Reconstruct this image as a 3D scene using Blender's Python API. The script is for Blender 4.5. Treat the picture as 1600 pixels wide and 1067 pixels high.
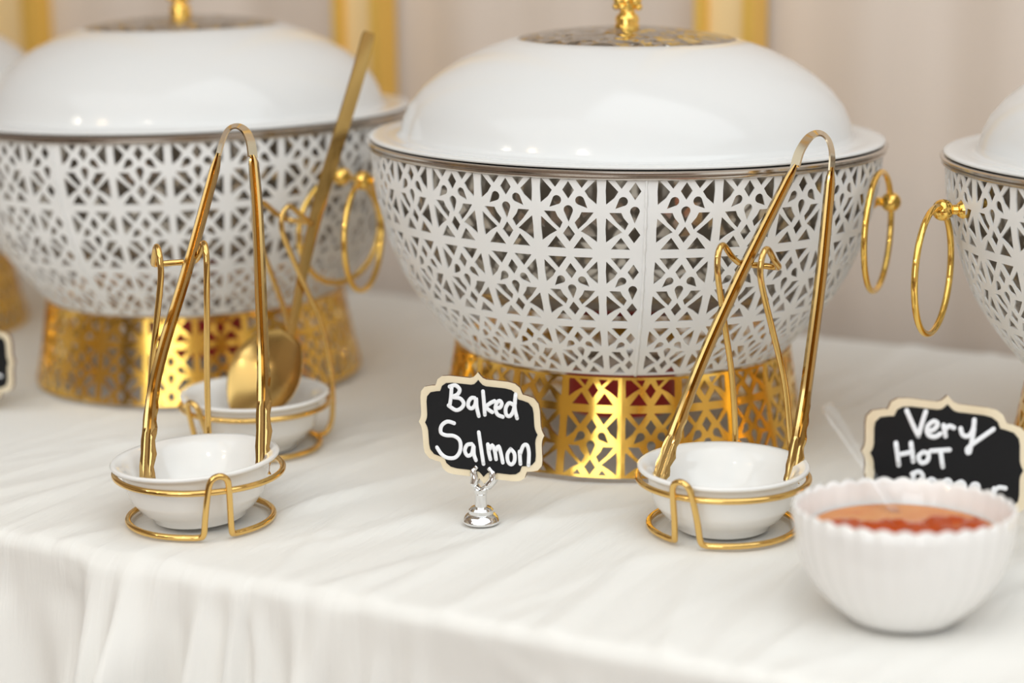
import bpy, math, random
import numpy as np
from mathutils import Vector, Matrix
from mathutils.geometry import delaunay_2d_cdt

for o in list(bpy.data.objects):
    bpy.data.objects.remove(o)
SC = bpy.context.scene
COL = SC.collection
PI = math.pi
random.seed(5)
RNG = np.random.default_rng(11)

# ------------------------------------------------------------------ camera
F_PX, PITCH, ROLL, HC = 3111.0, 0.2179, -0.0102, 0.4205     # focal length in pixels of the 1600 px frame
YAW = math.radians(29.0)                                    # the table runs along world X, the camera looks left of its normal
TZ = 0.75                                                   # table top height
CY, SY = math.cos(YAW), math.sin(YAW)
def FW(x, y, z=0.0):
    """survey frame (camera above the origin, looking along +y) to world"""
    return Vector((x * CY - y * SY, x * SY + y * CY, z + TZ))
def WD(v):
    return Vector((v[0] * CY - v[1] * SY, v[0] * SY + v[1] * CY, v[2]))
_r = Vector((1, 0, 0)); _f = Vector((0, math.cos(PITCH), -math.sin(PITCH))); _u = Vector((0, math.sin(PITCH), math.cos(PITCH)))
_c, _s = math.cos(ROLL), math.sin(ROLL)
CR = WD(_r * _c + _u * _s); CU = WD(_u * _c - _r * _s); CF = WD(_f)
CAM = FW(0, 0, HC)
cam_d = bpy.data.cameras.new('camera'); cam = bpy.data.objects.new('camera', cam_d); COL.objects.link(cam)
M = Matrix((CR, CU, -CF)).transposed().to_4x4(); M.translation = CAM
cam.matrix_world = M
cam_d.sensor_width = 36.0; cam_d.lens = F_PX * 36.0 / 1600.0
cam_d.clip_start = 0.05
cam_d.dof.use_dof = True; cam_d.dof.focus_distance = 1.385; cam_d.dof.aperture_fstop = 2.6
SC.camera = cam
def pray(px, py):
    return (CR * (px - 800.0) + CU * (533.5 - py) + CF * F_PX).normalized()
def on_plane(px, py, p0, n):
    d = pray(px, py); return CAM + d * ((p0 - CAM).dot(n) / d.dot(n))

# ------------------------------------------------------------------ light
SC.view_settings.view_transform = 'Standard'; SC.view_settings.look = 'None'
SC.view_settings.gamma = 1.0; SC.view_settings.use_curve_mapping = False
SC.view_settings.exposure = 0.0
world = bpy.data.worlds.new('world'); SC.world = world; world.use_nodes = True
world.node_tree.nodes['Background'].inputs[0].default_value = (1, 0.96, 0.92, 1)
world.node_tree.nodes['Background'].inputs[1].default_value = 0.3
CEIL = 2.75
def area(name, loc, sx, sy, power, col=(1, .95, .88), tgt=None):
    d = bpy.data.lights.new(name, 'AREA'); d.shape = 'RECTANGLE'; d.size = sx; d.size_y = sy
    d.energy = power; d.color = col
    o = bpy.data.objects.new(name, d); COL.objects.link(o); o.location = loc
    if tgt is not None:
        o.rotation_euler = (Vector(tgt) - Vector(loc)).to_track_quat('-Z', 'Y').to_euler()
    return o
# one wide luminous ceiling panel above and behind the camera
area('ceiling_light', (-0.1, -1.4, CEIL - 0.03), 5.0, 3.6, 66, (.865, .952, 1))
area('ceiling_light', (0.9, 0.45, CEIL - 0.03), 3.4, 2.2, 40, (.865, .952, 1))
# added frontal fill behind the camera, brightens upright faces
area('front_fill', (0.2, -3.52, 1.55), 2.6, 1.7, 37, (.865, .952, 1), (0.2, 0, 1.5))

# ------------------------------------------------------------------ helpers
def link_mesh(name, verts, faces, mat=None, parent=None, smooth=True):
    me = bpy.data.meshes.new(name)
    me.from_pydata([tuple(v) for v in verts], [], [tuple(int(i) for i in f) for f in faces])
    me.update()
    if smooth:
        me.polygons.foreach_set('use_smooth', [True] * len(me.polygons))
    if mat: me.materials.append(mat)
    o = bpy.data.objects.new(name, me); COL.objects.link(o)
    if parent: o.parent = parent
    return o
def sharp(o, deg=35):
    me = o.data
    me.set_sharp_from_angle(angle=math.radians(deg))
    return o
def empty(name, loc, rz=0, tilt=(0, 0)):
    o = bpy.data.objects.new(name, None); COL.objects.link(o); o.location = loc
    o.rotation_euler = (tilt[0], tilt[1], rz); o.empty_display_size = .02
    return o
def tag(o, label, cat, group=None):
    o['label'] = label; o['category'] = cat
    if group: o['group'] = group
    return o
def struct(o):
    o['kind'] = 'structure'; return o
class MB:
    def __init__(s): s.v = []; s.f = []
    def add(s, v, f):
        n = len(s.v); s.v += [tuple(p) for p in v]; s.f += [tuple(i + n for i in q) for q in f]; return s
    def box(s, a, b):
        x0, y0, z0 = a; x1, y1, z1 = b
        return s.add([(x0,y0,z0),(x1,y0,z0),(x1,y1,z0),(x0,y1,z0),(x0,y0,z1),(x1,y0,z1),(x1,y1,z1),(x0,y1,z1)],
                     [(0,3,2,1),(4,5,6,7),(0,1,5,4),(1,2,6,5),(2,3,7,6),(3,0,4,7)])
    def lathe(s, prof, n=64, mod=None, cx=0, cy=0):
        V = []; Fs = []; m = len(prof)
        for j in range(n):
            a = 2 * PI * j / n
            for i, (r, z) in enumerate(prof):
                rr, zz = (r, z) if mod is None else mod(r, z, a, i)
                V.append((cx + rr * math.cos(a), cy + rr * math.sin(a), zz))
        for j in range(n):
            k = (j + 1) % n
            for i in range(m - 1):
                q = (j*m+i, k*m+i, k*m+i+1, j*m+i+1)
                if prof[i][0] < 1e-7: q = (j*m+i, k*m+i+1, j*m+i+1)
                elif prof[i+1][0] < 1e-7: q = (j*m+i, k*m+i, j*m+i+1)
                Fs.append(q)
        return s.add(V, Fs)
    def tube(s, pts, r, closed=False, n=10, caps=True):
        P = [Vector(p) for p in pts]; m = len(P)
        T = []
        for i in range(m):
            a = P[(i-1) % m] if (closed or i) else P[0]
            b = P[(i+1) % m] if (closed or i < m-1) else P[-1]
            T.append((b - a).normalized())
        t0 = T[0]; N = t0.orthogonal().normalized(); V = []; frames = []
        for i in range(m):
            if i:
                ax = T[i-1].cross(T[i])
                if ax.length > 1e-9:
                    N = Matrix.Rotation(T[i-1].angle(T[i]), 3, ax.normalized()) @ N
            N = (N - T[i] * N.dot(T[i])).normalized()
            frames.append((N.copy(), T[i].cross(N)))
        rs = r if isinstance(r, (list, tuple)) else [r] * m
        twist = 0
        if closed:
            ax = T[-1].cross(T[0]); Nn = N.copy()
            if ax.length > 1e-9: Nn = Matrix.Rotation(T[-1].angle(T[0]), 3, ax.normalized()) @ Nn
            twist = math.atan2(Nn.dot(frames[0][1]), Nn.dot(frames[0][0]))
        for i in range(m):
            A, B = frames[i]; tw = -twist * i / m
            for k in range(n):
                a = 2*PI*k/n + tw
                V.append(P[i] + (A * math.cos(a) + B * math.sin(a)) * rs[i])
        Fs = []
        for i in range(m if closed else m - 1):
            j = (i + 1) % m
            for k in range(n):
                l = (k + 1) % n
                Fs.append((i*n+k, i*n+l, j*n+l, j*n+k))
        if not closed and caps:
            Fs.append(tuple(range(n-1, -1, -1))); Fs.append(tuple((m-1)*n + k for k in range(n)))
        return s.add(V, Fs)
    def ball(s, c, r, n=16, m=10, sc=(1,1,1)):
        prof = [(math.sin(PI*i/m), -math.cos(PI*i/m)) for i in range(m+1)]
        prof[0] = (0, -1); prof[-1] = (0, 1)
        b = MB().lathe(prof, n)
        return s.add([(c[0]+x*r*sc[0], c[1]+y*r*sc[1], c[2]+z*r*sc[2]) for x, y, z in b.v], b.f)
    def build(s, name, mat=None, parent=None, smooth=True, ang=None):
        o = link_mesh(name, s.v, s.f, mat, parent, smooth)
        if ang: sharp(o, ang)
        return o
def smooth_path(pts, sub=6, closed=False):
    P = [Vector(p) for p in pts]; n = len(P); out = []
    rng = range(n if closed else n - 1)
    for i in rng:
        if closed: p0, p1, p2, p3 = P[(i-1) % n], P[i], P[(i+1) % n], P[(i+2) % n]
        else: p0, p1, p2, p3 = P[max(i-1,0)], P[i], P[i+1], P[min(i+2,n-1)]
        for k in range(sub):
            t = k / sub
            out.append(0.5*((2*p1)+(p2-p0)*t+(2*p0-5*p1+4*p2-p3)*t*t+(3*p1-p0-3*p2+p3)*t*t*t))
    if not closed: out.append(P[-1])
    return out

# ------------------------------------------------------------------ materials
def mat(name, col, rough=.5, metal=0, coat=0, trans=0, ior=1.45, spec=.5, bump=None, vary=None, sheen=0, sss=0):
    m = bpy.data.materials.new(name); m.use_nodes = True; nt = m.node_tree; b = nt.nodes['Principled BSDF']
    b.inputs['Base Color'].default_value = (*col, 1); b.inputs['Roughness'].default_value = rough
    b.inputs['Metallic'].default_value = metal; b.inputs['Coat Weight'].default_value = coat
    b.inputs['Coat Roughness'].default_value = .05
    b.inputs['Transmission Weight'].default_value = trans; b.inputs['IOR'].default_value = ior
    b.inputs['Specular IOR Level'].default_value = spec; b.inputs['Sheen Weight'].default_value = sheen
    if sss:
        b.inputs['Subsurface Weight'].default_value = sss; b.inputs['Subsurface Radius'].default_value = (.01, .006, .004)
    tc = nt.nodes.new('ShaderNodeTexCoord')
    if vary:
        sc, c2, lo, hi = vary
        nz = nt.nodes.new('ShaderNodeTexNoise'); nz.inputs['Scale'].default_value = sc; nz.inputs['Detail'].default_value = 5
        nt.links.new(tc.outputs['Object'], nz.inputs['Vector'])
        rp = nt.nodes.new('ShaderNodeValToRGB'); rp.color_ramp.elements[0].position = lo; rp.color_ramp.elements[1].position = hi
        rp.color_ramp.elements[0].color = (*col, 1); rp.color_ramp.elements[1].color = (*c2, 1)
        nt.links.new(nz.outputs['Fac'], rp.inputs['Fac']); nt.links.new(rp.outputs['Color'], b.inputs['Base Color'])
    if bump:
        kind, sc, st, dist = bump
        if kind == 'noise':
            t = nt.nodes.new('ShaderNodeTexNoise'); t.inputs['Detail'].default_value = 3; out = t.outputs['Fac']
        elif kind == 'voronoi':
            t = nt.nodes.new('ShaderNodeTexVoronoi'); t.feature = 'SMOOTH_F1'; out = t.outputs['Distance']
        t.inputs['Scale'].default_value = sc
        nt.links.new(tc.outputs['Object'], t.inputs['Vector'])
        bp = nt.nodes.new('ShaderNodeBump'); bp.inputs['Strength'].default_value = st; bp.inputs['Distance'].default_value = dist
        nt.links.new(out, bp.inputs['Height']); nt.links.new(bp.outputs['Normal'], b.inputs['Normal'])
    return m
M_ENAMEL = mat('white_enamel', (.745, .75, .75), .13)
M_LACE = mat('white_painted_metal', (.84, .84, .835), .3)
M_STEEL = mat('polished_steel', (.62, .58, .54), .16, 1)
M_PAN = mat('pan_steel', (.50, .46, .41), .2, 1, bump=('noise', 60, .1, .002))
M_HAMMER = mat('hammered_steel', (.52, .50, .47), .12, 1, bump=('voronoi', 90, 1.0, .006))
M_GOLD = mat('bright_gold', (.98, .62, .13), .16, 1, bump=('noise', 40, .06, .002))
M_GOLDK = mat('polished_gold', (1.0, .66, .17), .1, 1)
M_WIRE = mat('gold_wire', (.80, .53, .18), .12, 1)
M_TONG = mat('tong_gold', (.58, .39, .15), .13, 1)
M_SPRING = mat('pale_gold', (.74, .64, .46), .14, 1)
M_SPOON = mat('brushed_gold', (.60, .40, .14), .24, 1)
M_CERAMIC = mat('white_ceramic', (.86, .85, .83), .12, coat=.3)
M_CHROME = mat('chrome', (.82, .82, .82), .06, 1)
M_PLY = mat('pale_plywood', (.80, .69, .50), .6, vary=(30, (.74, .62, .43), .4, .7), bump=('noise', 150, .1, .001))
M_BURNT = mat('burnt_wood_edge', (.16, .075, .035), .7)
M_CHALK = mat('blackboard', (.008, .008, .009), .55, spec=.25, vary=(25, (.035, .035, .035), .62, .85))
M_PEN = mat('white_marker', (.86, .87, .9), .6)
M_RED = mat('red_label', (.45, .02, .02), .4)
M_PLASTIC = mat('clear_plastic', (.97, .97, .97), .04, trans=1, ior=1.45)

def cloth_material():
    m = mat('white_cloth', (.84, .825, .79), .75, sheen=.25, spec=.3)
    nt = m.node_tree; b = nt.nodes['Principled BSDF']; tc = nt.nodes['Texture Coordinate']
    mp = nt.nodes.new('ShaderNodeMapping'); mp.inputs['Scale'].default_value = (60, 7, 8); mp.inputs['Rotation'].default_value = (0, 0, .22)
    nt.links.new(tc.outputs['Object'], mp.inputs['Vector'])
    nz = nt.nodes.new('ShaderNodeTexNoise'); nz.inputs['Scale'].default_value = 1; nz.inputs['Detail'].default_value = 6; nz.inputs['Distortion'].default_value = .6
    nt.links.new(mp.outputs['Vector'], nz.inputs['Vector'])
    bp = nt.nodes.new('ShaderNodeBump'); bp.inputs['Strength'].default_value = .55; bp.inputs['Distance'].default_value = .004
    nt.links.new(nz.outputs['Fac'], bp.inputs['Height']); nt.links.new(bp.outputs['Normal'], b.inputs['Normal'])
    return m
M_CLOTH = cloth_material()
def wall_material():
    m = mat('beige_wall', (.60, .505, .43), .8)
    nt = m.node_tree; b = nt.nodes['Principled BSDF']; tc = nt.nodes['Texture Coordinate']
    mp = nt.nodes.new('ShaderNodeMapping'); mp.inputs['Scale'].default_value = (9, 9, .3)
    nt.links.new(tc.outputs['Object'], mp.inputs['Vector'])
    nz = nt.nodes.new('ShaderNodeTexNoise'); nz.inputs['Scale'].default_value = 1; nz.inputs['Detail'].default_value = 3
    nt.links.new(mp.outputs['Vector'], nz.inputs['Vector'])
    rp = nt.nodes.new('ShaderNodeValToRGB')
    rp.color_ramp.elements[0].position = .3; rp.color_ramp.elements[0].color = (.68, .58, .50, 1)
    rp.color_ramp.elements[1].position = .7; rp.color_ramp.elements[1].color = (.76, .66, .585, 1)
    nt.links.new(nz.outputs['Fac'], rp.inputs['Fac']); nt.links.new(rp.outputs['Color'], b.inputs['Base Color'])
    return m
M_WALL = wall_material()
M_FLOOR = mat('brown_carpet', (.16, .11, .08), .9, vary=(3, (.2, .14, .1), .4, .6))
M_CEIL = mat('ceiling_paint', (.8, .78, .75), .9)
M_DARKPANEL = mat('dark_panel', (.08, .05, .035), .4)
def emboss_gold():
    m = mat('embossed_gold', (.95, .72, .38), .5, .2)
    nt = m.node_tree; b = nt.nodes['Principled BSDF']; tc = nt.nodes['Texture Coordinate']
    mp = nt.nodes.new('ShaderNodeMapping'); mp.inputs['Rotation'].default_value = (0, math.radians(45), 0)
    nt.links.new(tc.outputs['Object'], mp.inputs['Vector'])
    ck = nt.nodes.new('ShaderNodeTexChecker'); ck.inputs['Scale'].default_value = 260
    nt.links.new(mp.outputs['Vector'], ck.inputs['Vector'])
    bp = nt.nodes.new('ShaderNodeBump'); bp.inputs['Strength'].default_value = .5; bp.inputs['Distance'].default_value = .002
    nt.links.new(ck.outputs['Fac'], bp.inputs['Height']); nt.links.new(bp.outputs['Normal'], b.inputs['Normal'])
    return m
M_EMBOSS = emboss_gold()

# ------------------------------------------------------------------ room
YW = 1.87                                                    # face of the back wall
X0, X1, YF = -4.6, 3.0, -3.6
def wavy_wall():
    xs = np.arange(X0, X1 + .001, .02)
    off = .006*np.sin(xs*31) + .005*np.sin(xs*17+1) + .004*np.sin(xs*53+.4)
    off = np.maximum(off, -.01)
    V = [(x, YW + o + .012, z) for x, o in zip(xs, off) for z in (0, CEIL)]
    n = len(xs)
    Fs = [(2*i, 2*i+2, 2*i+3, 2*i+1) for i in range(n-1)]
    nb = len(V); V += [(X0, YW+.15, 0), (X1, YW+.15, 0), (X1, YW+.15, CEIL), (X0, YW+.15, CEIL)]
    Fs += [(nb, nb+3, nb+2, nb+1)]
    return link_mesh('wall_back', V, Fs, M_WALL)
struct(wavy_wall())
struct(MB().box((X0, YF, -.1), (X1, YW+.15, 0)).build('floor', M_FLOOR, smooth=False))
struct(MB().box((X0, YF, CEIL), (X1, YW+.15, CEIL+.1)).build('ceiling', M_CEIL, smooth=False))
struct(MB().box((X0-.1, YF, 0), (X0, YW+.15, CEIL)).build('wall_left', M_WALL, smooth=False))
struct(MB().box((X1, YF, 0), (X1+.1, YW+.15, CEIL)).build('wall_right', M_WALL, smooth=False))
struct(MB().box((X0, YF-.1, 0), (X1, YF, CEIL)).build('wall_front', M_WALL, smooth=False))
struct(MB().box((-2.9, YF, 0), (-1.9, YF+.04, 2.1)).build('dark_panel_1', M_DARKPANEL, smooth=False))  # unseen dark panel, added to give the gold something dark to reflect
_w = MB()
for a, b in (((-1.2, YF, .64), (1.6, YF+.05, .70)), ((-1.2, YF, 2.40), (1.6, YF+.05, 2.46)), ((-1.2, YF, .70), (-1.14, YF+.05, 2.40)), ((1.54, YF, .70), (1.6, YF+.05, 2.40))): _w.box(a, b)
struct(_w.build('fill_frame_1', M_CEIL, smooth=False))  # unseen frame, added around the frontal fill light

WN = Vector((0, 1, 0)); WP = Vector((0, YW - .03, 0))
def strip(n, pl, pr):
    a = on_plane(pl, 30, WP, WN).x; b = on_plane(pr, 30, WP, WN).x
    z0 = on_plane((pl+pr)/2, 270, WP, WN).z
    t = MB().box((a, YW-.024, z0), (b, YW+.004, CEIL-.001)).build('trim_%d' % n, M_EMBOSS, smooth=False)
    w = (b - a) * .16
    for k, (u, v) in enumerate(((a, a+w), (b-w, b))):
        MB().box((u-.001, YW-.034, z0-.002), (v+.001, YW+.003, CEIL-.002)).build('border', M_GOLDK2, t, smooth=False)
    return struct(t)
M_GOLDK2 = mat('gold_border', (.95, .62, .14), .35, .6)
strip(1, -36, 51); strip(2, 523, 592); strip(3, 1088, 1178)

# ------------------------------------------------------------------ tablecloth
def world_xy(px, py):
    p = on_plane(px, py, Vector((0, 0, TZ)), Vector((0, 0, 1))); return p
def make_cloth():
    yf, yb = .976, 1.82; xa, xb = -2.1, .45
    st = .0045
    xs = np.arange(xa, xb, st); nx = len(xs)
    rad = .012
    # cross-section parameter: back drop, top, rounded edge, front drop
    ys = list(np.arange(yb, yf + rad, -st)); zs = [0.0] * len(ys); kind = [0.0] * len(ys)
    for k in range(1, 7):
        a = k / 6 * PI / 2
        ys.append(yf + rad - rad*math.sin(a)); zs.append(-rad + rad*math.cos(a)); kind.append(a / (PI/2))
    for d in np.arange(st, TZ - rad - .004, st*1.6):
        ys.append(yf); zs.append(-rad - d); kind.append(1.0)
    ys = np.array(ys); zs = np.array(zs); kind = np.array(kind)
    X, Y = np.meshgrid(xs, ys, indexing='ij'); Z = np.tile(zs, (nx, 1)); K = np.tile(kind, (nx, 1))
    D = np.maximum(0, -Z - rad)                              # distance below the edge
    arc = np.where(K > 0, (yf - Y) + D + K*rad, 0)
    # long folds across the top
    H = np.zeros_like(X)
    R = np.random.default_rng(3)
    for _ in range(260):
        cx, cy = R.uniform(-1.9, .2), R.uniform(.9, 1.85)
        ang = math.radians(R.normal(76, 10)); L = R.uniform(.06, .28); w = R.uniform(.0028, .009); a = R.uniform(.0006, .0021)
        dx, dy = X - cx, Y - cy
        s = dx*math.cos(ang) + dy*math.sin(ang); q = -dx*math.sin(ang) + dy*math.cos(ang)
        q = q + .02*np.sin(s*9 + cx*20)*np.abs(s)/.3
        H += a*np.exp(-(q/w)**2)*np.exp(-(s/L)**4)
    H = np.minimum(H, .004)
    # folds that were traced from their ends on the table
    for (p, q, w, a) in (((0, 792), (330, 690), .007, .0035), ((0, 742), (300, 660), .006, .003), ((120, 690), (480, 640), .006, .002),
                         ((440, 800), (660, 735), .006, .003), ((520, 850), (700, 800), .007, .003), ((560, 905), (760, 835), .008, .003),
                         ((590, 930), (900, 770), .008, .004), ((690, 960), (960, 810), .007, .003), ((860, 990), (1010, 845), .008, .003),
                         ((1020, 1020), (1110, 880), .009, .0035), ((1290, 650), (1500, 565), .007, .003), ((1270, 605), (1420, 545), .007, .003),
                         ((1210, 960), (1310, 850), .008, .0035), ((880, 740), (1000, 690), .006, .003), ((430, 890), (560, 800), .006, .003)):
        A = world_xy(*p); B = world_xy(*q); d = (B - A).xy; L = d.length; d = d / L
        s = (X - A.x)*d.x + (Y - A.y)*d.y; t = -(X - A.x)*d.y + (Y - A.y)*d.x
        t = t + .006*np.sin(s*14 + p[0])
        e = 1/(1+np.exp(-(s+.01)/.015)) * 1/(1+np.exp((s-L)/.02))
        H += a*np.exp(-(t/w)**2)*e
    # keep the cloth flat where things stand
    for (cx, cy, r) in FLAT:
        g = np.hypot(X - cx, Y - cy); H *= 1/(1+np.exp(-(g - r)/.008))*.93 + .07
    fade = np.clip(1 - K, 0, 1)
    Zt = Z + (H - .0020)*fade
    # pleats on the front drop
    PL = np.zeros_like(X)
    for _ in range(120):
        cx = R.uniform(-1.7, .4) if _ > 28 else R.normal(-.80, .06)
        w = R.uniform(.004, .016); a = R.uniform(.004, .013); sl = R.normal(0, .08)
        st_ = R.uniform(0, .05) if _ > 28 else 0
        g = np.clip((arc - st_)/.10, 0, 1)**.8
        q = X - cx - sl*arc + .006*np.sin(arc*22 + cx*40)
        PL += a*np.exp(-(q/w)**2)*g
    PL += .006*np.sin(X*38 + .6*np.sin(X*9))*np.clip(arc/.25, 0, 1.5)
    crumple = np.zeros_like(X)
    for _ in range(90):
        cx, cd = R.uniform(-1.2, -.2), R.uniform(.02, .35); ang = R.uniform(.4, 2.7); L = R.uniform(.01, .04); w = R.uniform(.002, .004)
        s = (X-cx)*math.cos(ang) + (arc-cd)*math.sin(ang); q = -(X-cx)*math.sin(ang) + (arc-cd)*math.cos(ang)
        crumple += R.uniform(.0006, .0016)*np.exp(-(q/w)**2)*np.exp(-(s/L)**2)*(arc > 0)
    Y2 = Y - (PL + crumple)*K
    V = np.stack([X, Y2, Zt + TZ], -1).reshape(-1, 3)
    ny = len(ys)
    i, j = np.meshgrid(np.arange(nx-1), np.arange(ny-1), indexing='ij')
    b = (i*ny + j).ravel()
    Fs = np.stack([b, b+1, b+ny+1, b+ny], -1)
    # ends and back of the cloth hang plainly
    me = bpy.data.meshes.new('tablecloth')
    nv = len(V); ex = []
    V = V.tolist()
    Fl = Fs.tolist()
    # back drop
    base = len(V)
    for k in range(nx): V.append([xs[k], yb + .004, .003])
    for k in range(nx-1): Fl.append([k*ny, (k+1)*ny, base+k+1, base+k])
    # side drops
    for k in (0, nx-1):
        base = len(V)
        for jj in range(ny): V.append([xs[k] + (-.01 if k == 0 else .01), ys[jj], .003])
        for jj in range(ny-1):
            q = [k*ny+jj, k*ny+jj+1, base+jj+1, base+jj]
            Fl.append(q if k else q[::-1])
    me.from_pydata(V, [], Fl); me.update()
    me.polygons.foreach_set('use_smooth', [True]*len(me.polygons)); me.materials.append(M_CLOTH)
    o = bpy.data.objects.new('tablecloth', me); COL.objects.link(o)
    tag(o, 'creased white cloth draped over the long buffet table', 'tablecloth')
    return o

# ------------------------------------------------------------------ lattice sheet
def circ_pts(cx, cy, r, a0, a1, n):
    return [(cx + r*math.cos(a0 + (a1-a0)*i/n), cy + r*math.sin(a0 + (a1-a0)*i/n)) for i in range(n+1)]
def teardrop(cx, cy, r, tx, ty):
    d = math.atan2(ty - cy, tx - cx); L = math.hypot(tx-cx, ty-cy); b = math.acos(r/L)
    return circ_pts(cx, cy, r, d + b + .12, d + 2*PI - b - .12, 9) + [(tx, ty)]
CW, CP = 330.0, 415.0
def cell_holes():
    H = []
    def both(p):
        H.append(p); H.append([(CW - x, y) for x, y in p][::-1])
    def dia(cx, cy, w, h): H.append([(cx-w, cy), (cx, cy-h), (cx+w, cy), (cx, cy+h)])
    both([(50, 24), (142, 24), (98, 82)])
    dia(165, 98, 25, 38)
    both([(25, 46), (78, 102), (60, 128), (25, 160), (25, 100)])
    both(teardrop(107, 148, 18, 72, 182))
    H.append(teardrop(165, 196, 19, 165, 252))
    both([(42, 207), (98, 209), (106, 232), (130, 256), (116, 288), (80, 250)])
    both([(25, 236), (100, 302), (60, 322), (25, 352), (25, 290)])
    dia(165, 316, 26, 38)
    both([(98, 334), (142, 392), (50, 392)])
    out = []
    for p in H:                                              # cut edges stand a little wider than traced
        cx = sum(x for x, y in p)/len(p); cy = sum(y for x, y in p)/len(p)
        out.append([(x + (x-cx)/max(math.hypot(x-cx, y-cy), 1)*5.0, y + (y-cy)/max(math.hypot(x-cx, y-cy), 1)*5.0) for x, y in p])
    return out
HOLES = cell_holes()
def clip_t(poly, lim, keep_above):
    out = []
    ins = (lambda y: y >= lim) if keep_above else (lambda y: y <= lim)
    n = len(poly)
    for i in range(n):
        a, b = poly[i], poly[(i+1) % n]
        if ins(a[1]): out.append(a)
        if ins(a[1]) != ins(b[1]):
            t = (lim - a[1])/(b[1]-a[1]); out.append((a[0]+t*(b[0]-a[0]), lim))
    return out
def pip(x, y, poly):
    c = False; n = len(poly); j = n-1
    for i in range(n):
        xi, yi = poly[i]; xj, yj = poly[j]
        if (yi > y) != (yj > y) and x < (xj-xi)*(y-yi)/(yj-yi)+xi: c = not c
        j = i
    return c
def strip_tris(t0, t1, width=CW, xmax=None, margin=14, top=14):
    """one column of the pattern from t0 to t1 (pattern units), triangulated with its holes left open"""
    polys = []
    for k in range(int(t0//CP) - 1, int(t1//CP) + 2):
        for h in HOLES:
            p = [(x, y + k*CP) for x, y in h]
            if xmax is not None and max(x for x, y in p) > xmax: continue
            if min(y for x, y in p) < t0 + top: p = clip_t(p, t0 + top, True)
            if len(p) > 2 and max(y for x, y in p) > t1 - margin: p = clip_t(p, t1 - margin, False)
            if len(p) < 3: continue
            ar = abs(sum(p[i][0]*p[(i+1) % len(p)][1] - p[(i+1) % len(p)][0]*p[i][1] for i in range(len(p))))/2
            if ar < 150: continue
            q = [p[0]]
            for a in p[1:]:
                if math.hypot(a[0]-q[-1][0], a[1]-q[-1][1]) > 1.0: q.append(a)
            if math.hypot(q[0][0]-q[-1][0], q[0][1]-q[-1][1]) < 1.0: q.pop()
            polys.append(q)
    V = []; E = []
    nt = max(2, int(round((t1-t0)/52))); nu = 5
    ts = [t0 + (t1-t0)*i/nt for i in range(nt+1)]
    def addp(pts, closed):
        n0 = len(V); V.extend(pts)
        for i in range(len(pts) - (0 if closed else 1)): E.append((n0+i, n0+(i+1) % len(pts)))
    addp([(0, t) for t in ts] + [(width*i/nu, t1) for i in range(1, nu)] + [(width, t) for t in ts[::-1]] + [(width*i/nu, t0) for i in range(nu-1, 0, -1)], True)
    for p in polys:
        # split long edges so that the sheet can bend
        q = []
        for i in range(len(p)):
            a, b = p[i], p[(i+1) % len(p)]; L = math.hypot(b[0]-a[0], b[1]-a[1]); m = max(1, int(L/45))
            for k in range(m): q.append((a[0]+(b[0]-a[0])*k/m, a[1]+(b[1]-a[1])*k/m))
        addp(q, True)
    for t in ts[1:-1]:
        for i in range(1, nu):
            x = width*i/nu
            if not any(pip(x, t, p) for p in polys): V.append((x, t))
    r = delaunay_2d_cdt([Vector(v) for v in V], E, [], 0, 1e-4)
    vo = [(v.x, v.y) for v in r[0]]; tr = []
    for f in r[2]:
        cx = sum(vo[i][0] for i in f)/3; cy = sum(vo[i][1] for i in f)/3
        if not any(pip(cx, cy, p) for p in polys):
            a, b, c = f
            s = (vo[b][0]-vo[a][0])*(vo[c][1]-vo[a][1]) - (vo[c][0]-vo[a][0])*(vo[b][1]-vo[a][1])
            tr.append((a, b, c) if s > 0 else (a, c, b))
    return vo, tr
def lattice_mesh(name, t0, t1, ncol, ang_col, ang_start, surf, thick, material, partial=None):
    """surf(angle, s) -> (point, normal), s in 0..1 down the sheet"""
    vo, tr = strip_tris(t0, t1)
    V2 = []; T2 = []; key = {}
    def push(vo, tr, a0, da):
        idx = []
        for (x, t) in vo:
            a = a0 + x/CW*da; k = (round(a*20000), round(t*20))
            if k not in key: key[k] = len(V2); V2.append((a, (t-t0)/(t1-t0)))
            idx.append(key[k])
        for f in tr:
            q = tuple(idx[i] for i in f)
            if len(set(q)) == 3: T2.append(q)
    for c in range(ncol): push(vo, tr, ang_start + c*ang_col, ang_col)
    if partial:
        w = partial*CW; vp, tp = strip_tris(t0, t1, w, w*.86)
        push(vp, tp, ang_start + ncol*ang_col, ang_col)
    # close the ring
    n = len(V2); VO = []; VI = []
    for a, s in V2:
        p, nn = surf(a, s); VO.append(p); VI.append(p - nn*thick)
    cnt = {}
    for f in T2:
        for i in range(3):
            e = (f[i], f[(i+1) % 3]); cnt[e] = 1
    walls = [e for e in cnt if (e[1], e[0]) not in cnt]
    V = VO + VI; Fs = [f for f in T2] + [(f[2]+n, f[1]+n, f[0]+n) for f in T2]
    for a, b in walls:
        k = len(V); V += [VO[a], VO[b], VI[b], VI[a]]; Fs.append((k+1, k, k+3, k+2))
    return link_mesh(name, V, Fs, material)
def interp_profile(pts, n=60):
    P = smooth_path([(r, z, 0) for r, z in pts], 12); d = [0]
    for i in range(1, len(P)): d.append(d[-1] + (P[i]-P[i-1]).length)
    d = np.array(d)/d[-1]; r = np.array([p.x for p in P]); z = np.array([p.y for p in P])
    def f(s):
        s = min(max(s, 0), 1)
        e = 1e-3; a, b = max(s-e, 0), min(s+e, 1)
        dr = np.interp(b, d, r)-np.interp(a, d, r); dz = np.interp(b, d, z)-np.interp(a, d, z)
        L = math.hypot(dr, dz)
        return float(np.interp(s, d, r)), float(np.interp(s, d, z)), dr/L, dz/L
    return f
ZR = .2328
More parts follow.
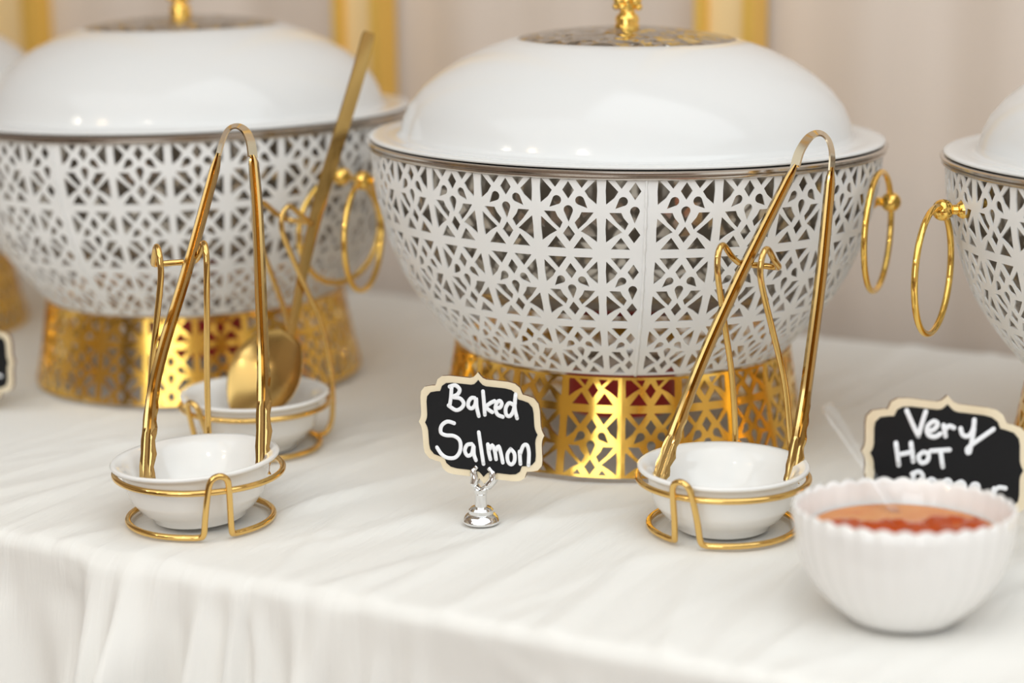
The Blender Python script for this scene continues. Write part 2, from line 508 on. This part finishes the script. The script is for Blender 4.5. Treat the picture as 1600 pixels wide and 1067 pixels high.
BOWL = [(.2, ZR), (.199, ZR-.02), (.1965, ZR-.038), (.1915, ZR-.058), (.1845, ZR-.081), (.1735, ZR-.105), (.158, ZR-.128), (.1375, ZR-.152), (.1325, ZR-.158)]
bowl_f = interp_profile(BOWL)
BASE = [(.1345, .0735), (.1352, .066), (.138, .050), (.1415, .03), (.1465, .008), (.148, .0)]
base_f = interp_profile(BASE)
def surf_of(f):
    # angle 0 looks towards the camera (-y), positive angles to the right (+x)
    def g(a, s):
        r, z, dr, dz = f(s)
        c, sn = math.cos(a), math.sin(a)
        return Vector((r*sn, -r*c, z)), Vector((-dz*sn, dz*c, dr))
    return g

# ------------------------------------------------------------------ chafing dish
PROTO = {}
def dish_protos():
    a_col = math.radians(13.45)
    PROTO['bowl'] = lattice_mesh('bowl', 20, 3*CP - 12, 26, a_col, math.radians(5.6), surf_of(bowl_f), .0011, M_LACE, partial=10.3/13.45)
    PROTO['base'] = lattice_mesh('base', 415-172, 415+372, 20, math.radians(18), 0, surf_of(base_f), .0011, M_GOLD)
    # seam down the lattice, slightly lumpy weld
    pts = []; rs = []
    for i in range(60):
        p, n = surf_of(bowl_f)(math.radians(4.2), i/59); pts.append(p + n*.0002); rs.append(.0011 + .0005*math.sin(i*1.7)*math.sin(i*.61))
    PROTO['seam'] = MB().tube(pts, rs, n=6).build('seam', M_LACE)
    pr = [(.1985, ZR-.0036), (.2016, ZR-.0037), (.2026, ZR-.0028), (.2026, ZR-.0014), (.2014, ZR-.0005), (.2014, ZR), (.2036, ZR+.0005),
          (.2038, ZR+.0018), (.2028, ZR+.0027), (.1985, ZR+.0027), (.1975, ZR), (.1985, ZR-.0036)]
    PROTO['rim'] = MB().lathe(pr, 160).build('rim', M_STEEL, ang=50)
    pan = [(.1975, ZR+.002), (.191, ZR), (.188, ZR-.02), (.183, ZR-.045), (.175, ZR-.07), (.160, ZR-.095), (.135, ZR-.113), (.09, ZR-.118), (0, ZR-.118)]
    PROTO['water_pan'] = MB().lathe(pan[::-1], 96).build('water_pan', M_PAN)
    lid = [(.1965, ZR+.0036), (.2008, ZR+.0038), (.2016, ZR+.0048), (.2008, ZR+.0058), (.197, ZR+.0064), (.189, ZR+.0060), (.181, ZR+.0050), (.1775, ZR+.0063), (.1763, ZR+.0105),
           (.1738, ZR+.0195), (.1685, ZR+.0305), (.1585, ZR+.0425), (.1455, ZR+.0532), (.130, ZR+.0630), (.112, ZR+.0715), (.097, ZR+.0768), (.0865, ZR+.0797), (.0850, ZR+.0795)]
    PROTO['lid'] = MB().lathe(lid, 160).build('lid', M_ENAMEL)
    ins = [(.0856, ZR+.0792), (.082, ZR+.0812), (.06, ZR+.0852), (.035, ZR+.0880), (.012, ZR+.0893), (0, ZR+.0893)]
    PROTO['lid_insert'] = MB().lathe(ins, 128).build('lid_insert', M_HAMMER)
    k = MB(); z = ZR + .0888
    k.lathe([(0, z-.002), (.0095, z-.001), (.0098, z+.001), (.0085, z+.003), (.0095, z+.0055), (.0085, z+.0085), (.0062, z+.0105), (.0058, z+.013), (.0075, z+.017), (.0085, z+.021), (.006, z+.028), (0, z+.031)], 32)
    for i in range(4):
        a = PI/4 + i*PI/2
        k.ball((.0088*math.cos(a), .0088*math.sin(a), z+.0205), .0048)
        k.ball((.0072*math.cos(a+PI/4), .0072*math.sin(a+PI/4), z+.0265), .0043)
        k.ball((.0095*math.cos(a+.35), .0095*math.sin(a+.35), z+.0155), .0030)
    k.ball((0, 0, z+.0325), .0058)
    PROTO['knob'] = k.build('knob', M_GOLDK)
    # ring in its own plane: local x across, z down from the hanging point
    R = .0447
    PROTO['ring_handle'] = MB().tube([(R*math.sin(2*PI*i/72), 0, R*math.cos(2*PI*i/72)) for i in range(72)], .0024, closed=True, n=12).build('ring_handle', M_GOLDK)
    m = MB(); m.ball((0, 0, 0), .0078, sc=(1, 1, 1))
    m.tube([(0, .024, 0), (0, .018, 0), (0, .014, 0), (0, 0, 0)], [.0066, .0062, .0035, .0035], n=14)
    m.ball((0, .016, 0), .0068)
    PROTO['handle_mount'] = m.build('handle_mount', M_GOLDK)
    used.clear()
used = set()
def inst(key, parent):
    o = PROTO[key]
    if key in used:
        o = o.copy(); COL.objects.link(o)
    used.add(key)
    o.parent = parent
    return o
def chafing_dish(x, y, rot, label, handles, tilt=(0, 0), fuel=True):
    t = empty('chafing_dish', FW(x, y, .0024 if tilt[1] else 0), YAW + rot, tilt)
    tag(t, label, 'chafing dish', 'white lattice chafing dishes along the buffet table')
    inst('base', t); b = inst('bowl', t); inst('seam', b); inst('rim', t); inst('water_pan', t)
    l = inst('lid', t); inst('lid_insert', l); inst('knob', l)
    for (phi, zm, rm, yaw, slip, lean) in handles:
        a = math.radians(phi)
        mo = inst('handle_mount', t)
        mo.location = (rm*math.sin(a), -rm*math.cos(a), zm); mo.rotation_euler = (0, 0, a)
        rg = inst('ring_handle', t)
        s = math.radians(slip); R = .0447
        # the ring passes through the mount at ring angle `slip` away from its top
        Mx = Matrix.Rotation(a + math.radians(yaw), 4, 'Z') @ Matrix.Rotation(math.radians(lean), 4, 'X')
        off = Mx @ Vector((R*math.sin(s), 0, R*math.cos(s)))
        rg.matrix_local = Matrix.Translation(Vector(mo.location) - off) @ Mx
    if fuel:
        p = FW(x, y)
        c = empty('fuel_can', p + Vector((0, 0, -.0005)))
        tag(c, FUEL[label], 'fuel can', 'fuel cans inside the dish bases')
        MB().lathe([(0, 0), (.043, 0), (.044, .0015), (.044, .06), (.0425, .062), (.036, .062), (.035, .058), (0, .058)], 40).build('can', M_STEEL, c, ang=40)
        MB().lathe([(.0443, .022), (.0446, .022), (.0446, .057), (.0443, .057), (.0443, .022)], 40).build('paper_band', M_RED, c, ang=40)
    return t
L_MAIN = 'white lattice chafing dish behind the baked salmon sign'
L_LEFT = 'white lattice chafing dish behind the dish with the gold serving spoon'
L_RIGHT = 'white lattice chafing dish behind the very hot pepper sign'
L_FAR = 'white lattice chafing dish at the far end of the row beyond the spoon holder'
FUEL = {L_MAIN: 'red banded fuel can inside the gold base behind the baked salmon sign',
        L_LEFT: 'red banded fuel can inside the gold base behind the spoon holder',
        }
MAINP, LEFTP, RIGHTP, FARP = (.0877, 1.563), (-.2875, 1.7907), (.516, 1.42), (-.651, 2.016)
HOLD_L, HOLD_R, HOLD_B = (-.219, 1.336), (.143, 1.306), (-.2035, 1.526)
BOWLP = (.2315, 1.128)
FLAT = []
for (p, r) in ((MAINP, .155), (LEFTP, .155), (RIGHTP, .155), (FARP, .155), (HOLD_L, .062), (HOLD_R, .062), (HOLD_B, .062), (BOWLP, .045), ((-.023, 1.32), .018)):
    w = FW(*p); FLAT.append((w.x, w.y, r))
make_cloth()
dish_protos()
D = math.radians
chafing_dish(*MAINP, D(-3.3), L_MAIN, [(79.3, ZR-.0405, .2075, -9, 68, 0), (-94.7, ZR-.036, .211, -8, 0, 0)], tilt=(0, D(.75)))
chafing_dish(*LEFTP, D(-28), L_LEFT, [(74, ZR-.0405, .2085, 0, 4, 2), (-106, ZR-.0405, .2085, 0, 0, 0)], tilt=(0, D(-.9)))
chafing_dish(*RIGHTP, D(9), L_RIGHT, [(-92, ZR-.029, .2120, -35, -25, 0), (88, ZR-.04, .2075, 0, 0, 0)], tilt=(0, 0), fuel=False)
chafing_dish(*FARP, D(20), L_FAR, [(75, ZR-.0405, .2075, 0, 0, 0), (-105, ZR-.0405, .2075, 0, 0, 0)], fuel=False)

# ------------------------------------------------------------------ wire holders with their small dishes
RW = .0022
def make_holder(x, y, rot, label):
    """local +y is the front leg; rot turns it about z in the survey frame"""
    t = empty('utensil_holder', FW(x, y), YAW + PI + rot)
    tag(t, label, 'utensil holder', 'gold wire utensil holders on the cloth')
    zb = RW
    # one wire: base loop with the raised front leg
    loop = []
    for i in range(0, 33):
        a = PI/2 - .24 - (2*PI - .48)*i/32
        loop.append((.0505*math.cos(a), .0505*math.sin(a), zb))
    leg = [(-.0096, .0525, .0055), (-.0086, .0550, .018), (-.0074, .0595, .034), (-.0056, .0628, .0445), (0, .0636, .0478), (.0056, .0628, .0445), (.0074, .0595, .034), (.0086, .0550, .018), (.0096, .0525, .0055)]
    MB().tube(smooth_path(loop + leg, 4, closed=True), RW, closed=True, n=12).build('base_loop', M_WIRE, t)
    MB().tube([(.0582*math.sin(2*PI*i/80), .0582*math.cos(2*PI*i/80), .0355) for i in range(80)], RW, closed=True, n=12).build('support_ring', M_WIRE, t)
    half = [(.020, -.0465, zb), (.0212, -.0560, .004), (.0216, -.0618, .014), (.0216, -.0632, .035), (.0212, -.0622, .055), (.0202, -.054, .093), (.0182, -.038, .130), (.0166, -.026, .157),
            (.0160, -.0205, .172), (.0162, -.0205, .182), (.0164, -.0245, .1885), (.0164, -.0310, .1890), (.0160, -.0415, .1805), (.0148, -.0520, .1740), (.0105, -.0565, .1725)]
    path = half + [(0, -.0570, .1725)] + [(-px, py, pz) for px, py, pz in half[::-1]]
    MB().tube(smooth_path(path, 6), RW, n=12).build('back_rest', M_WIRE, t)
    return t
DISH = [(0, .0125), (.018, .0125), (.030, .0155), (.040, .025), (.0455, .0365), (.0485, .0440), (.0545, .0475), (.0575, .0482), (.0588, .0470), (.0580, .0452), (.0545, .0435), (.0515, .0400),
        (.0505, .034), (.047, .0215), (.040, .0125), (.0335, .0085), (.0325, .0050), (.0310, .0040), (.029, .0055), (0, .0065)]
DIN_R = [r for r, z in DISH[:6]]; DIN_Z = [z - .0035 for r, z in DISH[:6]]
def make_dish(x, y, rot, label, tilt=(0, 0)):
    o = MB().lathe(DISH, 96).build('sauce_dish', M_CERAMIC)
    o.location = FW(x, y, -.0035 + .0014*bool(tilt[1])); o.rotation_euler = (tilt[0], tilt[1], YAW + rot)
    tag(o, label, 'dish', 'white rest dishes in the wire holders')
    return o
HL = make_holder(*HOLD_L, D(21), 'gold wire holder with tongs standing at the table edge, two dishes in line')
HR = make_holder(*HOLD_R, D(-32), 'gold wire holder with tongs beside the bowl of orange sauce')
HB = make_holder(*HOLD_B, D(-42), 'gold wire holder with the serving spoon')
HL['label'] = 'gold wire holder with tongs near the table edge in front of the spoon holder'
make_dish(*HOLD_L, 0, 'white dish in the wire holder with tongs in front of the spoon holder', (0, D(-3.0)))
make_dish(*HOLD_R, 0, 'white dish in the wire holder with tongs beside the orange sauce bowl')
make_dish(*HOLD_B, 0, 'white dish in the wire holder under the gold serving spoon')

# ------------------------------------------------------------------ tongs
def hold_point(t, v): 
    bpy.context.view_layer.update(); return t.matrix_world @ Vector(v)
def lean_plane(t, tip_z, dyt=0.0):
    """plane through the dish centre line seen square-on and the bar of the holder's back rest"""
    a = hold_point(t, (0, 0, tip_z)); b = hold_point(t, (0, -.0500, .1765))
    side = WD((1, 0, 0))
    n = side.cross(b - a).normalized()
    return a, n
def make_tongs(holder, label, left_px, arch_px, right_px, lw=1.0):
    p0, n = lean_plane(holder, .020)
    toP = lambda q: on_plane(q[0], q[1], p0, n)
    L = [toP(q) for q in left_px]; A = [toP(q) for q in arch_px]; Rr = [toP(q) for q in right_px]
    org = hold_point(holder, (0, 0, 0))
    t = empty('serving_tongs', org); tag(t, label, 'tongs', 'gold serving tongs')
    for P in (L, Rr):
        d = (P[-1] - P[-2]).normalized()
        for _ in range(60):
            q = P[-1] - org; rho = math.hypot(q.x, q.y)
            if q.z <= np.interp(rho, DIN_R, DIN_Z) + .0012: break
            P[-1] = P[-1] + d*.0008
    if n.dot(CF) > 0: n = -n
    def sweep(path, sec, name, parent, m):
        """sec(u) -> list of (in-plane, out-of-plane) offsets, u along the path"""
        b = MB(); ns = None; V = []; N = len(path)
        for i, p in enumerate(path):
            a = path[max(i-1, 0)]; c = path[min(i+1, N-1)]; T = (c - a).normalized(); S = n.cross(T).normalized()
            for (su, sv) in sec(i/(N-1)):
                V.append(p + S*su + n*sv - org)
            ns = len(sec(i/(N-1)))
        Fs = []
        for i in range(N-1):
            for k in range(ns):
                l = (k+1) % ns; Fs.append((i*ns+k, (i+1)*ns+k, (i+1)*ns+l, i*ns+l))
        Fs.append(tuple(range(ns))); Fs.append(tuple((N-1)*ns + k for k in range(ns-1, -1, -1)))
        return b.add(V, Fs).build(name, m, parent, ang=40)
    ca, sa = math.cos(.45), math.sin(.45)
    flat = lambda u: [(x*ca - y*sa, x*sa + y*ca) for x, y in ((-.0006, -.0056), (.0006, -.0056), (.0006, .0056), (-.0006, .0056))]
    sweep(smooth_path(A, 10), flat, 'spring', t, M_SPRING)
    def arm_sec(u):
        w = .0036 + .0006*math.sin(min(u*3, 1)*PI/2); d = .0042
        if u < .05: w *= .45 + .55*u/.05
        f = min(max((u - .62)/.25, 0), 1)
        w = w*(1-f) + .0054*f; d = d*(1-f) + .0016*f
        wob = .0009*math.sin(u*95)*f
        # channel: rounded back with a groove along the front
        return [(-w+wob*.3, 0), (-w*.75, -d*.75), (-w*.2, -d), (w*.2, -d), (w*.75, -d*.75), (w+wob, 0), (w*.7+wob, d*.75), (w*.28, d*.85), (0, d*.35), (-w*.28, d*.85), (-w*.7, d*.75)]
    for P in (L, Rr):
        sweep(smooth_path(P, 14), arm_sec, 'arm', t, M_TONG)
    return t
make_tongs(HL, 'gold serving tongs standing in the dish in front of the spoon holder',
           [(342, 240), (297, 405), (252, 555), (236, 640), (231, 724)], [(341, 244), (347, 222), (356, 203), (369, 197), (382, 203), (391, 220), (395, 246)],
           [(395, 243), (402, 330), (408, 470), (412, 590), (411, 702)])
make_tongs(HR, 'gold serving tongs standing in the dish beside the orange sauce bowl',
           [(1243, 258), (1168, 408), (1105, 545), (1062, 655), (1033, 740)], [(1242, 262), (1250, 236), (1265, 214), (1281, 208), (1294, 218), (1300, 240), (1299, 268)],
           [(1299, 262), (1284, 420), (1266, 560), (1252, 660), (1236, 754)])

# ------------------------------------------------------------------ serving spoon
def make_spoon():
    p0, n = lean_plane(HB, .030)
    if n.dot(CF) > 0: n = -n
    org = hold_point(HB, (0, 0, 0))
    t = empty('serving_spoon', org); tag(t, 'large gold serving spoon leaning in the wire holder by the chafing dish', 'spoon')
    P = [on_plane(*q, p0, n) + n*.004 for q in ((578, 52), (560, 120), (530, 220), (500, 320), (478, 410), (464, 480), (456, 525))]
    wd = [.0058, .0062, .0062, .0058, .0048, .0038, .0044]
    path = smooth_path(P, 6); N = len(path); V = []; Fs = []
    for i, p in enumerate(path):
        u = i/(N-1)*(len(wd)-1); k = min(int(u), len(wd)-2); w = wd[k] + (wd[k+1]-wd[k])*(u-k)
        a = path[max(i-1, 0)]; c = path[min(i+1, N-1)]; T = (c-a).normalized(); S = n.cross(T).normalized()
        if i == 0: w *= .8
        q_ = Matrix.Rotation(-.6, 3, T); S = q_ @ S; nn = q_ @ n
        for su, sv in ((-w, -.0008), (-w*.5, -.0017), (w*.5, -.0017), (w, -.0008), (w*.92, .0006), (0, .0012), (-w*.92, .0006)): V.append(p + S*su + nn*sv - org)
    for i in range(N-1):
        for k in range(7): l = (k+1) % 7; Fs.append((i*7+k, (i+1)*7+k, (i+1)*7+l, i*7+l))
    Fs.append(tuple(range(7))); Fs.append(tuple((N-1)*7 + k for k in range(6, -1, -1)))
    MB().add(V, Fs).build('handle', M_SPOON, t, ang=40)
    # oval bowl of the spoon, hollow side to the left and up
    a = P[-1] - org; b = on_plane(366, 646, p0, n) - org
    T = (b - a); L = T.length; T = T.normalized()
    S0 = n.cross(T).normalized(); hol = (n*.80 - S0*.60*(1 if S0.dot(CR) > 0 else -1)).normalized(); S = hol.cross(T).normalized()
    V = []; Fs = []; nu, nv = 22, 14
    for lay in (0, 1):
        for i in range(nu+1):
            u = i/nu; w = .038*math.sin(PI*min(max(u*.93+.055, 0), 1))**.62
            for j in range(nv+1):
                v = -1 + 2*j/nv
                dep = .013*(1 - v*v)*math.sin(PI*(.08+.9*u))
                V.append(a + T*(L*u) + S*(w*v) - hol*(dep + lay*.0013))
    m = (nu+1)*(nv+1)
    for i in range(nu):
        for j in range(nv):
            q = (i*(nv+1)+j, i*(nv+1)+j+1, (i+1)*(nv+1)+j+1, (i+1)*(nv+1)+j)
            Fs.append(q); Fs.append(tuple(k+m for k in q[::-1]))
    edge = [j for j in range(nv+1)] + [i*(nv+1)+nv for i in range(1, nu+1)] + [nu*(nv+1)+j for j in range(nv-1, -1, -1)] + [i*(nv+1) for i in range(nu-1, 0, -1)]
    for k in range(len(edge)):
        p, q = edge[k], edge[(k+1) % len(edge)]; Fs.append((p, q, q+m, p+m))
    MB().add(V, Fs).build('spoon_bowl', M_SPOON, t)
make_spoon()

# ------------------------------------------------------------------ chalkboard signs
QUART = [(0, 1), (.035, .95), (.075, .905), (.13, .885), (.47, .885), (.58, .865), (.655, .80), (.68, .72), (.695, .685), (.76, .675), (.87, .64), (.935, .55), (.95, .44), (.952, .17), (.962, .1), (.978, .05), (1, 0)]
def plaque():
    q = QUART[:]
    q += [(x, -y) for x, y in QUART[:-1][::-1]]
    q += [(-x, y) for x, y in q[1:-1][::-1]]
    return q
def make_sign(foot_px, px, n_yaw, lean, strokes, pen, label, stand=True, depth_pt=None):
    """px: left notch, right notch, top peak, bottom peak of the board in the photo"""
    foot = on_plane(*foot_px, Vector((0, 0, TZ)), Vector((0, 0, 1))) if depth_pt is None else depth_pt
    n = WD((-math.sin(n_yaw), -math.cos(n_yaw), math.sin(lean)*1.0)).normalized()
    p0 = foot + Vector((0, 0, .02)) - n*.0
    t = empty('chalkboard_sign', foot); tag(t, label, 'sign', 'small chalkboard food signs')
    Lp, Rp, Tp, Bp = [on_plane(*q, p0, n) - foot for q in px]
    C = (Lp + Rp + Tp + Bp)/4; ex = (Rp - Lp)/2; ey = (Tp - Bp)/2
    def slab(scale, back, front, name, m_face, m_edge, parent):
        Q = plaque(); V = []; k = len(Q)
        sx, sy = scale
        for off in (back, front):
            for x, y in Q: V.append(C + ex*(x*sx) + ey*(y*sy) + n*off)
        Fs = [tuple(range(k-1, -1, -1)), tuple(range(k, 2*k))] if (ex.cross(ey)).dot(n) < 0 else [tuple(range(k)), tuple(range(2*k-1, k-1, -1))]
        o = None
        b = MB().add(V, Fs + [(i, (i+1) % k, k+(i+1) % k, k+i) for i in range(k)])
        o = b.build(name, m_face, parent, smooth=False)
        o.data.materials.append(m_edge)
        for p in o.data.polygons[2:]: p.material_index = 1
        return o
    fr = slab((1, 1), -.0028, 0, 'frame', M_PLY, M_BURNT, t)
    slab((.895, .865), .0001, .0006, 'chalkboard', M_CHALK, M_CHALK, t)
    m = MB()
    for s in strokes:
        P = [on_plane(*q, p0 + n*.0006, n) - foot for q in s]
        path = smooth_path(P, 4)
        b = MB().tube(path, pen, n=8)
        m.add([v for v in b.v], b.f); m.ball(path[0], pen, 8, 6); m.ball(path[-1], pen, 8, 6)
    # the paint lies flat on the board
    q0 = p0 + n*.0006 - foot
    m.v = [tuple(Vector(v) - n*((Vector(v)-q0).dot(n))*.8) for v in m.v]
    m.build('lettering', M_PEN, t)
    if stand:
        base = MB().lathe([(0, 0), (.0125, 0), (.0128, .0015), (.0118, .0040), (.0100, .0058), (.0086, .0064), (.0086, .0090), (.0072, .0105), (.0042, .0112), (.0040, .0200), (.0046, .0208), (.0046, .0235), (0, .024)], 40)
        base.build('stand_foot', M_CHROME, t, ang=30)
        bot = C - ey; top = Vector((0, 0, .0225)); sx = ex.normalized(); upv = ey.normalized()
        for s in (-1, 1):
            for d, nm in ((.0012, 'front'), (-.0040, 'rear')):
                pts = [top, top + sx*s*.0042 + upv*.003 + n*d, bot + sx*s*.0062 + upv*.0035 + n*d, bot + sx*s*.0068 + upv*.0085 + n*d, bot + sx*s*.0040 + upv*.0125 + n*d]
                b = MB().tube(smooth_path(pts, 5), [.0018]*6+[.0030]*6+[.0028]*5+[.0018]*4, n=8)
                b.build('clip_prong', M_CHROME, t)
    return t
def cr(ox, oy, s, strokes): return [[(ox + x/s, oy + y/s) for x, y in st] for st in strokes]
BAKED = cr(640, 560, 3.8125, [
    [(250,172),(246,230),(238,285)], [(238,168),(272,160),(298,185),(286,214),(256,230),(300,238),(322,266),(310,294),(275,308),(232,280)],
    [(388,236),(368,236),(351,258),(350,286),(370,298),(390,276),(396,238),(400,290),(412,343)],
    [(437,196),(443,262),(448,335)], [(506,254),(478,268),(456,290),(474,308),(492,320)],
    [(510,292),(536,294),(549,270),(536,252),(517,270),(512,305),(525,335),(555,348)],
    [(614,274),(592,266),(573,295),(575,333),(596,344),(617,316),(628,262)], [(632,214),(626,290),(640,356)],
    [(265,386),(225,376),(191,400),(186,440),(215,457),(265,462),(300,492),(301,550),(272,590),(226,592),(190,570),(163,530)],
    [(370,510),(342,516),(329,550),(346,580),(371,566),(381,518),(383,570),(395,606)],
    [(412,440),(425,530),(440,628)],
    [(466,512),(472,560),(481,600)], [(473,548),(492,516),(508,556),(515,600)], [(512,552),(530,522),(545,570),(555,620)],
    [(602,540),(583,570),(586,614),(606,632),(625,610),(624,566),(602,540)],
    [(655,555),(660,628)], [(658,572),(676,522),(699,516),(711,560),(708,636)]])
VERY = cr(1220, 560, 3.558, [
    [(700,290),(735,370),(765,432)], [(765,432),(788,352),(806,296)],
    [(812,406),(850,396),(872,366),(850,350),(816,380),(820,424),(856,436),(886,420)],
    [(905,372),(916,432)], [(912,398),(936,376),(962,386)],
    [(1000,390),(1012,426),(1046,430),(1070,390),(1076,342)], [(1074,390),(1062,460),(1047,526),(1036,504),(1080,466),(1182,394)],
    [(640,470),(656,592)], [(724,470),(736,572)], [(655,536),(732,520)],
    [(792,520),(766,545),(780,580),(814,570),(820,532),(792,520)],
    [(834,515),(938,508)], [(888,515),(900,602)],
    [(738,640),(732,720)], [(730,642),(770,630),(790,660),(762,686),(735,692)],
    [(822,716),(850,710),(855,682),(832,672),(814,700),(828,736),(860,742)],
    [(895,690),(902,775)], [(895,692),(930,676),(946,706),(905,728)],
    [(970,700),(978,785)], [(970,702),(1005,686),(1022,716),(980,738)],
    [(1060,742),(1092,736),(1096,706),(1072,700),(1054,730),(1074,766),(1102,768)],
    [(1185,724),(1192,800)], [(1186,738),(1212,718),(1248,722)]])
make_sign((752, 815), [(655, 661), (851, 683), (746, 579), (756, 754)], D(14), .06, BAKED, .00145,
          'small chalkboard sign reading Baked Salmon on a chrome clip stand')
very_foot = FW(.262, 1.222)
make_sign(None, [(1345, 704), (1612, 735), (1481, 619), (1479, 826)], D(-6), .10, VERY, .00165,
          'small chalkboard sign reading Very Hot Pepper behind the sauce bowl', depth_pt=very_foot)
far_foot = FW(-.455, 1.655)
make_sign(None, [(-122, 565), (23, 566), (-56, 496), (-48, 634)], D(24), .05, [[(-16, 581), (-7, 584), (2, 588)]], .0013,
          'small chalkboard sign on the cloth in front of the farthest chafing dish', depth_pt=far_foot)

# ------------------------------------------------------------------ scalloped bowl of sauce
def make_sauce_bowl():
    NL = 34
    prof = [(0, .010), (.022, .010), (.038, .0155), (.050, .027), (.0570, .043), (.0605, .058), (.0625, .0660), (.0640, .0690), (.0655, .0680), (.0655, .060), (.0635, .047), (.0590, .0315), (.0500, .0170), (.0400, .0070), (.0350, .0030), (.0325, 0), (.029, .001), (0, .002)]
    wts = [0, 0, 0, 0, .3, .6, 1, 1, 1, 1, 1, .9, .7, .35, .1, 0, 0, 0]
    zt = [0, 0, 0, 0, 0, 0, .5, 1, .9, .3, 0, 0, 0, 0, 0, 0, 0, 0]
    def mod(r, z, a, i):
        s = abs(math.sin(a*NL/2)); q = math.sin(a*NL/2)**2
        return r + (.0006*(q - .5))*wts[i], z + .0022*(s - .6)*zt[i]
    o = MB().lathe(prof, NL*8, mod).build('sauce_bowl', M_CERAMIC2)
    o.location = FW(*BOWLP); o.rotation_euler = (D(-2.5), 0, YAW)
    tag(o, 'white fluted bowl with scalloped rim holding orange sauce', 'bowl')
    # sauce: lumpy paste with a film of oil
    n = 90; R = .0584; zc = .052
    V = []; Fs = []
    rng = np.random.default_rng(4)
    blobs = [(rng.uniform(-.05, .05), rng.uniform(-.05, .022), rng.uniform(.002, .007), rng.uniform(.0004, .0022)) for _ in range(220)]
    rings = 34
    for i in range(rings+1):
        r = R*i/rings
        for j in range(n):
            a = 2*PI*j/n; x, y = r*math.cos(a), r*math.sin(a)
            h = sum(am*math.exp(-((x-bx)**2+(y-by)**2)/(w*w)) for bx, by, w, am in blobs if abs(x-bx) < 3*w and abs(y-by) < 3*w)
            h *= min(1, (R - r)/.008)
            V.append((x, y, zc + min(h, .0045)))
    for i in range(rings):
        for j in range(n):
            k = (j+1) % n; Fs.append((i*n+j, (i+1)*n+j, (i+1)*n+k, i*n+k))
    s = MB().add(V, Fs).build('pepper_sauce', M_SAUCE); s.location = FW(*BOWLP); s.rotation_euler = (0, 0, YAW)
    tag(s, 'oily orange pepper sauce with red paste filling the fluted bowl', 'sauce')
M_CERAMIC2 = mat('fluted_porcelain', (.87, .85, .83), .15, coat=.3)
def sauce_material():
    m = mat('pepper_sauce', (.62, .22, .05), .25, spec=.35)
    nt = m.node_tree; b = nt.nodes['Principled BSDF']; tc = nt.nodes['Texture Coordinate']
    nz = nt.nodes.new('ShaderNodeTexNoise'); nz.inputs['Scale'].default_value = 70; nz.inputs['Detail'].default_value = 6
    nt.links.new(tc.outputs['Object'], nz.inputs['Vector'])
    sep = nt.nodes.new('ShaderNodeSeparateXYZ'); nt.links.new(tc.outputs['Object'], sep.inputs[0])
    mr = nt.nodes.new('ShaderNodeMapRange'); mr.inputs[1].default_value = .0522; mr.inputs[2].default_value = .0545
    nt.links.new(sep.outputs['Z'], mr.inputs[0])
    ad = nt.nodes.new('ShaderNodeMath'); ad.operation = 'MULTIPLY_ADD'; ad.inputs[1].default_value = .7; nt.links.new(nz.outputs['Fac'], ad.inputs[0]); nt.links.new(mr.outputs[0], ad.inputs[2])
    rp = nt.nodes.new('ShaderNodeValToRGB')
    e = rp.color_ramp.elements; e[0].position = .3; e[0].color = (.62, .23, .045, 1); e[1].position = 1.0; e[1].color = (.44, .06, .006, 1)
    x = e.new(.62); x.color = (.56, .13, .015, 1)
    nt.links.new(ad.outputs[0], rp.inputs['Fac']); nt.links.new(rp.outputs['Color'], b.inputs['Base Color'])
    return m
M_SAUCE = sauce_material()
make_sauce_bowl()

# clear plastic spoon standing in the sauce, leaning on the rear rim
def make_plastic_spoon():
    c = FW(*BOWLP)
    n = WD((0, -1, .0)).normalized()
    a = on_plane(1291, 632, c + WD((0, .075, 0)), n); r = on_plane(1368, 752, c + WD((0, .052, 0)), n)
    d = (r - a).normalized(); b = r + d*.035
    t = empty('plastic_spoon', b); tag(t, 'clear plastic spoon leaning out of the orange sauce bowl', 'spoon')
    path = [a + (b - a)*(i/24) - b for i in range(25)]
    S = d.cross(n).normalized(); V = []; Fs = []; N = len(path)
    for i, p in enumerate(path):
        u = i/(N-1); w = .0048 - .0018*min(u*2, 1)
        if i == 0: w *= .55
        if i == 1: w *= .9
        for su, sv in ((-w, -.0014), (0, -.0004), (w, -.0014), (w, .0016), (0, .0026), (-w, .0016)): V.append(p + S*su + n*sv)
    for i in range(N-1):
        for k in range(6): l = (k+1) % 6; Fs.append((i*6+k, (i+1)*6+k, (i+1)*6+l, i*6+l))
    Fs.append(tuple(range(6))); Fs.append(tuple((N-1)*6+k for k in range(5, -1, -1)))
    MB().add(V, Fs).build('handle', M_PLASTIC, t, ang=40)
make_plastic_spoon()

# ------------------------------------------------------------------ globe lamps of the room, behind the camera
M_GLOW = bpy.data.materials.new('lamp_glass'); M_GLOW.use_nodes = True
_b = M_GLOW.node_tree.nodes['Principled BSDF']; _b.inputs['Emission Color'].default_value = (1, .9, .75, 1); _b.inputs['Emission Strength'].default_value = 60
M_GLOWW = M_GLOW.copy(); M_GLOWW.node_tree.nodes['Principled BSDF'].inputs['Emission Color'].default_value = (1, .7, .4, 1)
def globe(x, y, z, warm=False):
    p = FW(x, y); t = empty('pendant_lamp', (p.x, p.y, z))
    tag(t, 'round amber pendant lamp hanging between two white ones' if warm else 'round white pendant lamp hanging from the ceiling', 'lamp', 'pendant lamps')
    MB().ball((0, 0, 0), .06, 24, 14).build('globe', M_GLOWW if warm else M_GLOW, t)
    MB().tube([(0, 0, .055), (0, 0, .10), (0, 0, CEIL - z)], [.02, .004, .004], n=8).build('cord', M_STEEL, t)
for (x, y, z, w) in ((-2.3, .39, 1.95, False), (-1.76, 0, 1.95, True), (-.79, -.43, 1.95, False)):
    globe(x, y, z, w)
